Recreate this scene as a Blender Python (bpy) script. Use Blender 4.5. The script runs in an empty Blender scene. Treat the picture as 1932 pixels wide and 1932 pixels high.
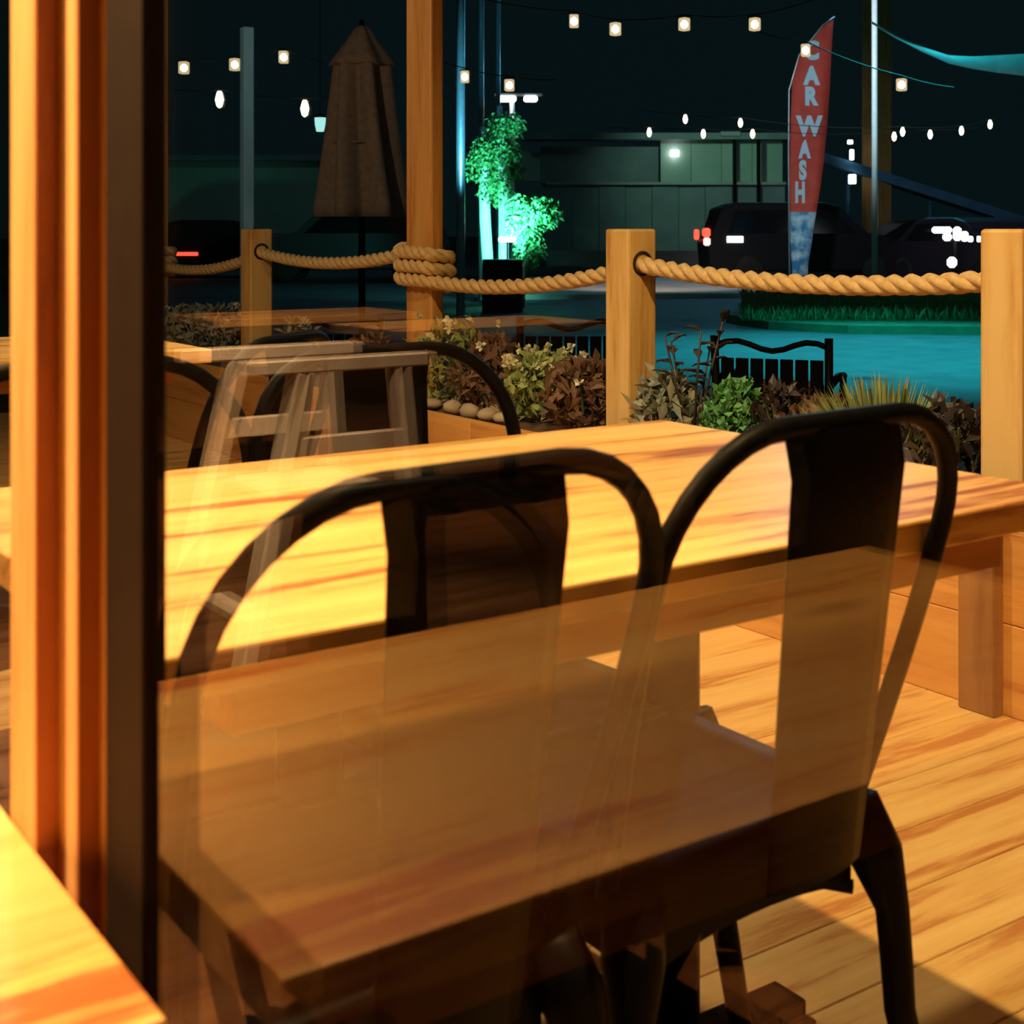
import bpy, bmesh, math, random
from mathutils import Vector, Matrix, Quaternion

# ------------------------------------------------------------------ camera, world, lights, exposure
S = bpy.context.scene
C = S.collection
F = 2621.0                      # focal length in pixels of the 1932 px frame
TH = math.radians(34.7)         # the camera looks this far off the window plane
CT, ST = math.cos(TH), math.sin(TH)
H = 1.03                        # eye height above the patio deck
GZ = -0.22                      # street level below the deck
IZ = -0.085                     # dining room floor
GN = 0.284                      # plane of the window glass (world X)
cam = bpy.data.cameras.new('camera')
cam.sensor_width = 36.0
cam.lens = F / 1932 * 36.0
cam.shift_y = -(966 - 432) / 1932
cam.clip_start = 0.05
cam.clip_end = 400
cam.dof.use_dof = True
cam.dof.focus_distance = 4.2
cam.dof.aperture_fstop = 11
camo = bpy.data.objects.new('camera', cam)
C.objects.link(camo)
camo.location = (0, 0, H)
camo.rotation_euler = (math.pi / 2, 0, -TH)
S.camera = camo
w = bpy.data.worlds.new('night')
S.world = w
w.use_nodes = True
w.node_tree.nodes['Background'].inputs[0].default_value = (0.10, 0.30, 0.36, 1)
w.node_tree.nodes['Background'].inputs[1].default_value = 0.022
S.view_settings.view_transform = 'Standard'
S.view_settings.look = 'None'
S.view_settings.gamma = 1
S.view_settings.exposure = 0.0
S.view_settings.use_curve_mapping = False
S.cycles.use_denoising = True
S.cycles.sample_clamp_indirect = 4
S.cycles.max_bounces = 8
S.cycles.transparent_max_bounces = 16


def at(px, py, d):
    """World point that lies d metres in front of the camera on the line through a picture point."""
    lat = (px - 966) / F * d
    return Vector((CT * lat + ST * d, -ST * lat + CT * d, H + (432 - py) / F * d))


def gd(py):
    """Distance at which street level shows at this height of the picture."""
    return F * (H - GZ) / (py - 432)


def lamp(name, kind, loc, energy, col, target=None, size=0.1, angle=90, blend=0.5):
    d = bpy.data.lights.new(name, kind)
    d.energy = energy
    d.color = col
    if kind == 'AREA':
        d.size = size
    else:
        d.shadow_soft_size = size
    if kind == 'SPOT':
        d.spot_size = math.radians(angle)
        d.spot_blend = blend
    o = bpy.data.objects.new(name, d)
    C.objects.link(o)
    o.location = loc
    if target is not None:
        o.rotation_euler = (Vector(target) - Vector(loc)).to_track_quat('-Z', 'Y').to_euler()
    return o


WARM = (1.0, 0.58, 0.22)
# dining room: downlights over the tables, added fills for the mullion and high chair
lamp('table_downlight', 'SPOT', (-0.35, 1.55, 2.35), 460, (1.0, 0.55, 0.21), (-0.2, 0.95, 0.6), 0.05, 80, 0.6)
lamp('mullion_fill', 'SPOT', (-1.1, 2.0, 2.45), 75, (1.0, 0.74, 0.46), (0.25, 0.88, 1.1), 0.05, 50, 0.6)  # added fill aimed at the mullion casing, no fitting there
lamp('room_spot', 'SPOT', (-2.3, 4.4, 2.4), 300, (1.0, 0.56, 0.24), (-2.4, 5.2, 0.6), 0.08, 75, 0.6)
lamp('room_spot', 'SPOT', (-0.45, 2.2, 2.5), 520, (1.0, 0.72, 0.48), (-0.80, 2.78, 0.7), 0.08, 45, 0.5)  # narrowed onto the high chair to brighten its mirror image
# patio: lamps under the eaves of the restaurant
lamp('patio_downlight', 'SPOT', (0.95, 0.95, 3.3), 400, (1.0, 0.66, 0.26), (1.2, 1.35, 0.4), 0.035, 125, 0.6)
lamp('patio_downlight', 'SPOT', (0.75, 2.9, 2.5), 150, (1.0, 0.80, 0.50), (1.2, 2.4, 0.3), 0.05, 110, 0.7)
lamp('eave_lamp', 'POINT', (0.55, 4.6, 2.35), 75, (1.0, 0.72, 0.42), None, 0.08)
# street: cool car park light, with spots added for the mast, building and flag
lamp('street_spot', 'SPOT', at(1760, -330, 14.5), 3600, (0.02, 0.72, 0.82), at(1740, 670, 14.0), 0.15, 78, 0.8)
lamp('street_spot', 'SPOT', at(1560, -150, 34), 1500, (0.1, 0.50, 0.75), at(1500, 545, 26), 0.2, 110, 0.8)
lamp('street_spot', 'SPOT', at(330, -420, 7.6), 110, (0.35, 0.80, 0.85), at(455, 260, 10.5), 0.1, 60, 0.8)  # added spot that brings up the grey mast
lamp('street_spot', 'SPOT', at(560, -300, 33), 350, (0.30, 0.80, 0.80), at(480, 420, 45), 0.2, 100, 0.8)  # added wash for the low building
lamp('street_spot', 'SPOT', at(1420, -260, 17), 1700, (0.80, 0.88, 1.0), at(1600, 210, 24), 0.15, 44, 0.8)  # spot put in to brighten the flag and metal pole
lamp('flood_light', 'SPOT', at(957, 444, 21.3), 800, (0.14, 0.92, 0.72), at(945, 300, 23.5), 0.1, 130, 0.7)
lamp('wall_light', 'SPOT', at(1330, 190, 41), 380, (0.35, 0.80, 0.62), at(1360, 330, 45.6), 0.2, 100, 0.8)

R = random.Random(7)
PI = math.pi


# ------------------------------------------------------------------ materials
def mat(name, base=(0.5, 0.5, 0.5), rough=0.5, metal=0.0, emit=None, es=0.0, spec=None):
    m = bpy.data.materials.new(name)
    m.use_nodes = True
    b = m.node_tree.nodes['Principled BSDF']
    b.inputs['Base Color'].default_value = (*base, 1)
    b.inputs['Roughness'].default_value = rough
    b.inputs['Metallic'].default_value = metal
    if spec is not None:
        b.inputs['Specular IOR Level'].default_value = spec
    if emit:
        b.inputs['Emission Color'].default_value = (*emit, 1)
        b.inputs['Emission Strength'].default_value = es
    return m


def noisy(name, c1, c2, scale=(1, 1, 1), nscale=5.0, detail=6, rough=0.5, dist=0.0, bump=0.0, lo=0.3, hi=0.7, metal=0.0, spec=0.5):
    m = mat(name, c1, rough, metal, spec=spec)
    nt = m.node_tree
    N, L = nt.nodes, nt.links
    tc = N.new('ShaderNodeTexCoord')
    mp = N.new('ShaderNodeMapping')
    mp.inputs['Scale'].default_value = scale
    L.new(tc.outputs['Object'], mp.inputs[0])
    oi = N.new('ShaderNodeObjectInfo')
    ad = N.new('ShaderNodeVectorMath')
    ad.operation = 'MULTIPLY_ADD'
    L.new(oi.outputs['Random'], ad.inputs[0])
    ad.inputs[1].default_value = (17, 31, 23)
    L.new(mp.outputs[0], ad.inputs[2])
    nz = N.new('ShaderNodeTexNoise')
    nz.inputs['Scale'].default_value = nscale
    nz.inputs['Detail'].default_value = detail
    nz.inputs['Distortion'].default_value = dist
    L.new(ad.outputs[0], nz.inputs['Vector'])
    cr = N.new('ShaderNodeValToRGB')
    cr.color_ramp.elements[0].position = lo
    cr.color_ramp.elements[1].position = hi
    cr.color_ramp.elements[0].color = (*c1, 1)
    cr.color_ramp.elements[1].color = (*c2, 1)
    L.new(nz.outputs[0], cr.inputs[0])
    b = N['Principled BSDF']
    L.new(cr.outputs[0], b.inputs['Base Color'])
    if bump:
        bp = N.new('ShaderNodeBump')
        bp.inputs['Strength'].default_value = bump
        bp.inputs['Distance'].default_value = 0.01
        L.new(nz.outputs[0], bp.inputs['Height'])
        L.new(bp.outputs[0], b.inputs['Normal'])
    return m


def wood(name, dark, mid, light, rough=0.45, axis='X', knots=True):
    """Flat-sawn timber: stretched noise grain, growth bands and a few knots."""
    m = mat(name, mid, rough)
    nt = m.node_tree
    N, L = nt.nodes, nt.links
    b = N['Principled BSDF']
    tc = N.new('ShaderNodeTexCoord')
    mp = N.new('ShaderNodeMapping')
    mp.inputs['Scale'].default_value = {'X': (0.9, 9, 9), 'Y': (9, 0.9, 9), 'Z': (9, 9, 0.9)}[axis]
    oi = N.new('ShaderNodeObjectInfo')
    ad = N.new('ShaderNodeVectorMath')
    ad.operation = 'MULTIPLY_ADD'
    L.new(oi.outputs['Random'], ad.inputs[0])
    ad.inputs[1].default_value = (7, 13, 11)
    L.new(tc.outputs['Object'], mp.inputs[0])
    L.new(mp.outputs[0], ad.inputs[2])
    n1 = N.new('ShaderNodeTexNoise')
    n1.inputs['Scale'].default_value = 1.5
    n1.inputs['Detail'].default_value = 3
    n1.inputs['Distortion'].default_value = 0.6
    L.new(ad.outputs[0], n1.inputs['Vector'])
    n2 = N.new('ShaderNodeTexNoise')
    n2.inputs['Scale'].default_value = 7
    n2.inputs['Detail'].default_value = 8
    n2.inputs['Roughness'].default_value = 0.7
    L.new(ad.outputs[0], n2.inputs['Vector'])
    mx = N.new('ShaderNodeMath')
    mx.operation = 'MULTIPLY_ADD'
    L.new(n2.outputs[0], mx.inputs[0])
    mx.inputs[1].default_value = 0.55
    L.new(n1.outputs[0], mx.inputs[2])
    cr = N.new('ShaderNodeValToRGB')
    e = cr.color_ramp.elements
    e[0].position, e[0].color = 0.58, (*dark, 1)
    e[1].position, e[1].color = 0.92, (*light, 1)
    k = e.new(0.70)
    k.color = (*mid, 1)
    L.new(mx.outputs[0], cr.inputs[0])
    src = cr.outputs[0]
    if knots:
        mp2 = N.new('ShaderNodeMapping')
        mp2.inputs['Scale'].default_value = {'X': (1.6, 4.2, 4.2), 'Y': (4.2, 1.6, 4.2), 'Z': (4.2, 4.2, 1.6)}[axis]
        L.new(tc.outputs['Object'], mp2.inputs[0])
        ad2 = N.new('ShaderNodeVectorMath')
        ad2.operation = 'MULTIPLY_ADD'
        L.new(oi.outputs['Random'], ad2.inputs[0])
        ad2.inputs[1].default_value = (5, 9, 3)
        L.new(mp2.outputs[0], ad2.inputs[2])
        v = N.new('ShaderNodeTexVoronoi')
        v.inputs['Scale'].default_value = 1.0
        L.new(ad2.outputs[0], v.inputs['Vector'])
        c2 = N.new('ShaderNodeValToRGB')
        c2.color_ramp.elements[0].position, c2.color_ramp.elements[0].color = 0.02, (0.25, 0.18, 0.15, 1)
        c2.color_ramp.elements[1].position, c2.color_ramp.elements[1].color = 0.11, (1, 1, 1, 1)
        L.new(v.outputs['Distance'], c2.inputs[0])
        mm = N.new('ShaderNodeMix')
        mm.data_type = 'RGBA'
        mm.blend_type = 'MULTIPLY'
        mm.inputs[0].default_value = 1.0
        L.new(src, mm.inputs[6])
        L.new(c2.outputs[0], mm.inputs[7])
        src = mm.outputs[2]
    L.new(src, b.inputs['Base Color'])
    return m


def glass_mat():
    """Clear pane: see-through, each of its two faces mirroring the share real glass does at that angle."""
    m = bpy.data.materials.new('window_glass')
    m.use_nodes = True
    nt = m.node_tree
    N, L = nt.nodes, nt.links
    N.remove(N['Principled BSDF'])
    out = N['Material Output']
    g = N.new('ShaderNodeNewGeometry')
    dt = N.new('ShaderNodeVectorMath')
    dt.operation = 'DOT_PRODUCT'
    L.new(g.outputs['Incoming'], dt.inputs[0])
    L.new(g.outputs['True Normal'], dt.inputs[1])
    ab = N.new('ShaderNodeMath'); ab.operation = 'ABSOLUTE'
    L.new(dt.outputs['Value'], ab.inputs[0])
    sb = N.new('ShaderNodeMath'); sb.operation = 'SUBTRACT'
    sb.inputs[0].default_value = 1.0
    L.new(ab.outputs[0], sb.inputs[1])
    pw = N.new('ShaderNodeMath'); pw.operation = 'POWER'
    L.new(sb.outputs[0], pw.inputs[0]); pw.inputs[1].default_value = 5
    r1 = N.new('ShaderNodeMath'); r1.operation = 'MULTIPLY_ADD'      # one surface
    L.new(pw.outputs[0], r1.inputs[0]); r1.inputs[1].default_value = 0.955; r1.inputs[2].default_value = 0.045
    tr = N.new('ShaderNodeBsdfTransparent')
    tr.inputs[0].default_value = (0.97, 0.985, 0.975, 1)
    gl = N.new('ShaderNodeBsdfGlossy')
    gl.inputs['Roughness'].default_value = 0.0
    gl.inputs[0].default_value = (1, 1, 1, 1)
    mx = N.new('ShaderNodeMixShader')
    L.new(r1.outputs[0], mx.inputs[0])
    L.new(tr.outputs[0], mx.inputs[1])
    L.new(gl.outputs[0], mx.inputs[2])
    L.new(mx.outputs[0], out.inputs[0])
    return m


def lit_glass(name, col, s):
    m = bpy.data.materials.new(name)
    m.use_nodes = True
    N, L = m.node_tree.nodes, m.node_tree.links
    N.remove(N['Principled BSDF'])
    e = N.new('ShaderNodeEmission')
    e.inputs[0].default_value = (*col, 1)
    e.inputs[1].default_value = s
    t = N.new('ShaderNodeBsdfTransparent')
    x = N.new('ShaderNodeMixShader')
    x.inputs[0].default_value = 0.5
    L.new(t.outputs[0], x.inputs[1])
    L.new(e.outputs[0], x.inputs[2])
    L.new(x.outputs[0], N['Material Output'].inputs[0])
    return m


def emis(name, col, s):
    return mat(name, (0.02, 0.02, 0.02), 0.5, 0, col, s)


M = {
    'table_x': wood('honey_pine', (0.34, 0.10, 0.022), (0.74, 0.39, 0.115), (0.86, 0.51, 0.18), 0.42, 'X'),
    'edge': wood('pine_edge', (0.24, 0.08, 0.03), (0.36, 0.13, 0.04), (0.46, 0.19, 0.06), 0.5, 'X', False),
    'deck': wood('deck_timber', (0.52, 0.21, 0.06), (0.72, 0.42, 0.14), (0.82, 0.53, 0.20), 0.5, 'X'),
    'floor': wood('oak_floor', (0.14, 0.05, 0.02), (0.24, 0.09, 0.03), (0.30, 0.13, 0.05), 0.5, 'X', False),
    'post': wood('post_timber', (0.50, 0.24, 0.07), (0.68, 0.40, 0.13), (0.78, 0.52, 0.22), 0.6, 'Z'),
    'pillar': wood('pillar_timber', (0.48, 0.19, 0.05), (0.62, 0.29, 0.08), (0.70, 0.37, 0.12), 0.55, 'Z'),
    'planter': wood('planter_timber', (0.52, 0.20, 0.05), (0.66, 0.30, 0.08), (0.74, 0.38, 0.11), 0.55, 'Y'),
    'batten': wood('dark_batten', (0.16, 0.06, 0.025), (0.22, 0.09, 0.035), (0.30, 0.13, 0.05), 0.6, 'Z', False),
    'brown_strip': wood('brown_reveal_strip', (0.30, 0.10, 0.03), (0.44, 0.16, 0.05), (0.50, 0.20, 0.06), 0.5, 'Z', False),  # browner tone for the side faces of the casing steps
    'casing': wood('casing_timber', (0.62, 0.34, 0.12), (0.74, 0.44, 0.17), (0.80, 0.52, 0.22), 0.5, 'Z', False),
    'pale_wood': wood('pale_beech', (0.66, 0.45, 0.26), (0.78, 0.57, 0.36), (0.84, 0.66, 0.44), 0.45, 'Z', False),
    'black_metal': noisy('black_painted_steel', (0.0035, 0.0035, 0.004), (0.006, 0.0055, 0.0055), (1, 1, 1), 60, 3, 0.45, spec=0.2),
    'frame_metal': noisy('bronze_window_frame', (0.014, 0.008, 0.005), (0.017, 0.010, 0.006), (1, 1, 1), 40, 3, 0.7, spec=0.1),
    'glass': glass_mat(),
    'rope': noisy('manila_rope', (0.58, 0.36, 0.15), (0.74, 0.52, 0.26), (1, 1, 1), 55, 6, 0.85, 0, 0.3),
    'soil': noisy('planter_soil', (0.05, 0.03, 0.018), (0.13, 0.075, 0.04), (1, 1, 1), 18, 8, 0.95, 0, 0.5),
    'stone': noisy('river_stone', (0.34, 0.24, 0.16), (0.55, 0.42, 0.30), (1, 1, 1), 9, 6, 0.8),
    'asphalt': noisy('asphalt', (0.07, 0.08, 0.085), (0.12, 0.13, 0.135), (1, 1, 1), 3, 10, 0.75, 0, 0.1),
    'concrete': noisy('pale_concrete', (0.36, 0.33, 0.31), (0.48, 0.45, 0.42), (1, 1, 1), 2, 8, 0.85),
    'grass': noisy('lawn_grass', (0.02, 0.14, 0.07), (0.06, 0.24, 0.11), (1, 1, 1), 6, 8, 0.9),
    'leaf_green': noisy('green_leaf', (0.06, 0.22, 0.08), (0.16, 0.42, 0.14), (1, 1, 1), 8, 4, 0.6),
    'leaf_olive': noisy('olive_leaf', (0.16, 0.22, 0.06), (0.40, 0.44, 0.18), (1, 1, 1), 9, 4, 0.6),
    'leaf_grey': noisy('grey_green_leaf', (0.20, 0.22, 0.18), (0.46, 0.46, 0.38), (1, 1, 1), 9, 4, 0.7),
    'leaf_dark': noisy('dark_leaf', (0.03, 0.025, 0.03), (0.07, 0.05, 0.05), (1, 1, 1), 6, 4, 0.5),
    'leaf_brown': noisy('dry_brown_leaf', (0.12, 0.06, 0.04), (0.24, 0.13, 0.08), (1, 1, 1), 9, 4, 0.7),
    'flower': noisy('cream_flower', (0.62, 0.60, 0.40), (0.80, 0.78, 0.62), (1, 1, 1), 12, 3, 0.7),
    'stem': mat('plant_stem', (0.10, 0.12, 0.05), 0.8),
    'bark': noisy('pale_bark', (0.50, 0.50, 0.46), (0.72, 0.72, 0.68), (1, 1, 0.3), 14, 5, 0.8),
    'canvas': noisy('tan_canvas', (0.26, 0.21, 0.19), (0.36, 0.29, 0.25), (1, 1, 1), 30, 4, 0.9),
    'galv': noisy('galvanised_steel', (0.45, 0.47, 0.48), (0.58, 0.60, 0.61), (1, 1, 1), 20, 4, 0.35, metal=0.7),
    'grey_post': noisy('weathered_post', (0.30, 0.33, 0.33), (0.42, 0.45, 0.44), (1, 1, 0.2), 12, 5, 0.8),
    'dark_paint': mat('dark_car_paint', (0.004, 0.004, 0.005), 0.55, spec=0.2),
    'plum_paint': mat('plum_car_paint', (0.020, 0.012, 0.020), 0.5),
    'tyre': mat('tyre_rubber', (0.006, 0.006, 0.006), 0.8),
    'car_glass': mat('car_window', (0.006, 0.008, 0.010), 0.15),
    'red_lens': emis('red_tail_light', (1.0, 0.06, 0.03), 3.0),
    'pink_lens': emis('pink_tail_light', (1.0, 0.55, 0.50), 2.0),
    'white_lens': emis('white_head_light', (0.95, 0.98, 1.0), 4.0),
    'led': emis('white_led', (0.86, 0.95, 1.0), 5.0),
    'bulb': emis('warm_bulb', (1.0, 0.86, 0.55), 7.0),
    'lantern': lit_glass('lit_lantern_glass', (1.0, 0.74, 0.40), 1.0),
    'cool_lantern': emis('lit_cool_lantern', (0.45, 0.95, 0.90), 1.1),
    'cable': mat('cable', (0.012, 0.012, 0.012), 0.7),
    'flag_red': noisy('red_banner', (0.62, 0.06, 0.04), (0.72, 0.09, 0.06), (1, 1, 1), 6, 4, 0.8),
    'flag_blue': noisy('blue_banner_foam_print', (0.04, 0.22, 0.45), (0.60, 0.78, 0.86), (1, 1, 1), 4.5, 7, 0.8, 0, 0, 0.42, 0.68),
    'letter': mat('pale_blue_letters', (0.55, 0.72, 0.84), 0.8),
    'block': noisy('grey_block_wall', (0.20, 0.22, 0.23), (0.28, 0.30, 0.30), (1, 1, 1), 1.2, 6, 0.9),
    'green_wall': noisy('pale_green_wall', (0.34, 0.44, 0.36), (0.46, 0.56, 0.46), (1, 1, 1), 0.6, 6, 0.9),
    'canopy_blue': noisy('blue_canopy_fascia', (0.04, 0.14, 0.26), (0.07, 0.20, 0.34), (1, 1, 1), 3, 4, 0.6),
    'sail': noisy('pale_shade_sail', (0.55, 0.62, 0.62), (0.66, 0.72, 0.72), (1, 1, 1), 4, 4, 0.8),
    'rust': noisy('rust_red_cushion', (0.22, 0.06, 0.03), (0.32, 0.10, 0.05), (1, 1, 1), 12, 4, 0.8),
    'charcoal': noisy('charcoal_wall_paint', (0.012, 0.011, 0.010), (0.016, 0.014, 0.013), (1, 1, 1), 8, 4, 0.9),
    'facade': noisy('dark_facade_paint', (0.05, 0.04, 0.035), (0.07, 0.055, 0.045), (1, 1, 1), 8, 4, 0.9),
    'rubber': mat('black_rubber', (0.008, 0.008, 0.008), 0.8),
}

M['black_metal'].node_tree.nodes['Principled BSDF'].inputs['IOR'].default_value = 1.25


# ------------------------------------------------------------------ mesh helpers
def mesh_obj(name, verts, faces, m=None, parent=None, loc=None, smooth=False):
    me = bpy.data.meshes.new(name)
    me.from_pydata([tuple(v) for v in verts], [], faces)
    me.update()
    return link(name, me, m, parent, loc, smooth)


def link(name, me, m=None, parent=None, loc=None, smooth=False):
    o = bpy.data.objects.new(name, me)
    C.objects.link(o)
    if m is not None and not me.materials:
        me.materials.append(m)
    if parent is not None:
        o.parent = parent
    if loc is not None:
        o.location = loc
    if smooth:
        me.polygons.foreach_set('use_smooth', [True] * len(me.polygons))
        me.update()
    return o


def bm_obj(name, bm, m=None, parent=None, loc=None, smooth=False):
    me = bpy.data.meshes.new(name)
    bmesh.ops.recalc_face_normals(bm, faces=bm.faces[:])
    bm.to_mesh(me)
    bm.free()
    return link(name, me, m, parent, loc, smooth)


def add_box(bm, size, loc=(0, 0, 0), rot=None, bevel=0.0, seg=1):
    ret = bmesh.ops.create_cube(bm, size=1.0)
    vs = ret['verts']
    for v in vs:
        v.co = Vector((v.co.x * size[0], v.co.y * size[1], v.co.z * size[2]))
    if bevel:
        es = list({e for v in vs for e in v.link_edges})
        r2 = bmesh.ops.bevel(bm, geom=es, offset=bevel, segments=seg, affect='EDGES', profile=0.5)
        vs = list({v for f in r2['faces'] for v in f.verts} | {v for v in vs if v.is_valid})
    mx = Matrix.Translation(loc) @ (rot.to_matrix().to_4x4() if rot is not None else Matrix.Identity(4))
    for v in vs:
        v.co = mx @ v.co
    return vs


def box(name, size, loc, m, parent=None, bevel=0.0, rot=None, seg=1):
    bm = bmesh.new()
    add_box(bm, size, (0, 0, 0), None, bevel, seg)
    o = bm_obj(name, bm, m, parent, loc)
    if rot is not None:
        o.rotation_euler = rot
    return o


def frames(pts, closed=False):
    n = len(pts)
    T = []
    for i in range(n):
        a = pts[i - 1] if (i > 0 or closed) else pts[i]
        b = pts[(i + 1) % n] if (i < n - 1 or closed) else pts[i]
        T.append((b - a).normalized())
    up = Vector((0, 0, 1)) if abs(T[0].z) < 0.9 else Vector((1, 0, 0))
    u = (up - T[0] * up.dot(T[0])).normalized()
    out = []
    for t in T:
        u = (u - t * u.dot(t)).normalized()
        out.append((t, u, t.cross(u)))
    return out


def add_tube(vs, fs, pts, r, seg=8, flat=1.0, caps=True):
    pts = [Vector(p) for p in pts]
    fr = frames(pts)
    base = len(vs)
    for i, p in enumerate(pts):
        ri = r[i] if isinstance(r, (list, tuple)) else r
        t, u, v = fr[i]
        for k in range(seg):
            a = 2 * PI * k / seg
            vs.append(p + u * (math.cos(a) * ri) + v * (math.sin(a) * ri * flat))
    for i in range(len(pts) - 1):
        for k in range(seg):
            a = base + i * seg + k
            b = base + i * seg + (k + 1) % seg
            fs.append((a, b, b + seg, a + seg))
    if caps:
        fs.append(tuple(base + k for k in reversed(range(seg))))
        e = base + (len(pts) - 1) * seg
        fs.append(tuple(e + k for k in range(seg)))


def tube(name, pts, r, m, parent=None, seg=8, flat=1.0):
    vs, fs = [], []
    add_tube(vs, fs, pts, r, seg, flat)
    return mesh_obj(name, vs, fs, m, parent, None, True)


def lathe(name, prof, m, parent=None, seg=16, loc=None, star=0.0, folds=8, smooth=True):
    vs, fs = [], []
    for (r, z) in prof:
        for k in range(seg):
            a = 2 * PI * k / seg
            rr = r * (1 + star * math.cos(folds * a + 2.0 * z))
            vs.append((rr * math.cos(a), rr * math.sin(a), z))
    for i in range(len(prof) - 1):
        for k in range(seg):
            a, b = i * seg + k, i * seg + (k + 1) % seg
            fs.append((a, b, b + seg, a + seg))
    fs.append(tuple(reversed(range(seg))))
    e = (len(prof) - 1) * seg
    fs.append(tuple(e + k for k in range(seg)))
    return mesh_obj(name, vs, fs, m, parent, loc, smooth)


def prism(name, outline, y0, y1, m, parent=None, bevel=0.0, loc=None):
    """Outline in X-Z, extruded from y0 to y1."""
    bm = bmesh.new()
    a = [bm.verts.new((x, y0, z)) for x, z in outline]
    b = [bm.verts.new((x, y1, z)) for x, z in outline]
    bm.faces.new(a)
    bm.faces.new(list(reversed(b)))
    n = len(a)
    for i in range(n):
        bm.faces.new((a[i], b[i], b[(i + 1) % n], a[(i + 1) % n]))
    if bevel:
        bmesh.ops.bevel(bm, geom=bm.edges[:], offset=bevel, segments=2, affect='EDGES', profile=0.5)
    return bm_obj(name, bm, m, parent, loc)


def tag(o, label, cat, group=None, kind=None):
    o['label'] = label
    o['category'] = cat
    if group:
        o['group'] = group
    if kind:
        o['kind'] = kind
    return o


def thing(name, loc, label, cat, rz=0.0, group=None):
    o = bpy.data.objects.new(name, None)
    o.empty_display_size = 0.1
    C.objects.link(o)
    o.location = loc
    o.rotation_euler = (0, 0, rz)
    return tag(o, label, cat, group)


def struct(o, label=None):
    o['kind'] = 'structure'
    if label:
        o['label'] = label
    return o


def copy_tree(o, parent=None):
    c = o.copy()
    C.objects.link(c)
    c.parent = parent
    for ch in list(o.children):
        copy_tree(ch, c)
    return c


# ------------------------------------------------------------------ the setting: deck, street, dining room shell
deck = struct(box('floor', (2.45, 9.2, 0.03), (GN + 0.02 + 1.225, 3.6, -0.055), M['batten']), 'warm timber patio deck outside the window')
bm = bmesh.new()
add_box(bm, (2.42, 0.1482, 0.028), bevel=0.0015)
bme = bpy.data.meshes.new('deck_board')
bm.to_mesh(bme)
bm.free()
bme.materials.append(M['deck'])
for i in range(60):
    o = link('deck_board', bme, None, deck, (0, -4.5 + i * 0.150, 0.041))
    o.rotation_euler = (0, 0, 0)

struct(box('ground', (260, 260, 0.2), (GN + 2.55 + 130, 60, GZ - 0.1), M['asphalt']), 'dark asphalt street beyond the planters')
slab = struct(box('trim_1', (0.30, 9.2, 0.18), (GN + 2.75, 3.6, -0.12), M['concrete']))

# dining room
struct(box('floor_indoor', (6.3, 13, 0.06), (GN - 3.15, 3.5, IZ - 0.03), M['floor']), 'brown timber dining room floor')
struct(box('ceiling', (6.3, 13, 0.06), (GN - 3.15, 3.5, 2.83), M['charcoal']))
struct(box('wall_back', (0.1, 13, 2.9), (GN - 6.35, 3.5, 1.36), M['charcoal']))
struct(box('wall_left', (6.3, 0.1, 2.9), (GN - 3.15, 10.05, 1.36), M['charcoal']))
struct(box('wall_right', (6.3, 0.1, 2.9), (GN - 3.15, -3.05, 1.36), M['charcoal']))
struct(box('wall_front', (0.14, 13, 0.42), (GN - 0.02, 3.5, 2.60), M['facade']))
struct(box('baseboard_front', (0.05, 13, 0.14), (GN, 3.5, IZ + 0.07), M['frame_metal']))

# window panes on both sides of the mullion
w1 = struct(box('window_1', (0.012, 3.72, 2.34), (GN, -1.096, 1.22), M['glass']), 'large clear pane right of the mullion, mirroring the dining table')
w2 = struct(box('window_2', (0.012, 2.3, 2.34), (GN, 2.12, 1.22), M['glass']), 'clear pane left of the mullion')

# mullion: dark metal frame and stepped timber casing
mul = struct(box('trim_2', (0.014, 0.065, 2.46), (GN - 0.004, 0.757 + 0.0325, 1.19), M['frame_metal'], None, 0.002), 'dark bronze window mullion with stepped timber casing')
def casing(n_face, y0, y1):
    d = GN + 0.008 - n_face
    return box('casing_board', (d, y1 - y0, 2.46), (n_face + d / 2 - mul.location.x, (y0 + y1) / 2 - mul.location.y, 0), M['casing'], mul, 0.0015)
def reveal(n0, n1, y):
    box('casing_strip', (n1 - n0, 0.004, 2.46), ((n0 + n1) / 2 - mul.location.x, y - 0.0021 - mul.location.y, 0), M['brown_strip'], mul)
casing(GN - 0.009, 0.8220, 0.860)
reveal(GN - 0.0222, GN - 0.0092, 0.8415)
casing(GN - 0.022, 0.8415, 0.900)
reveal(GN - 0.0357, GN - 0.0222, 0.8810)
casing(GN - 0.0355, 0.8810, 0.938)

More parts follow.
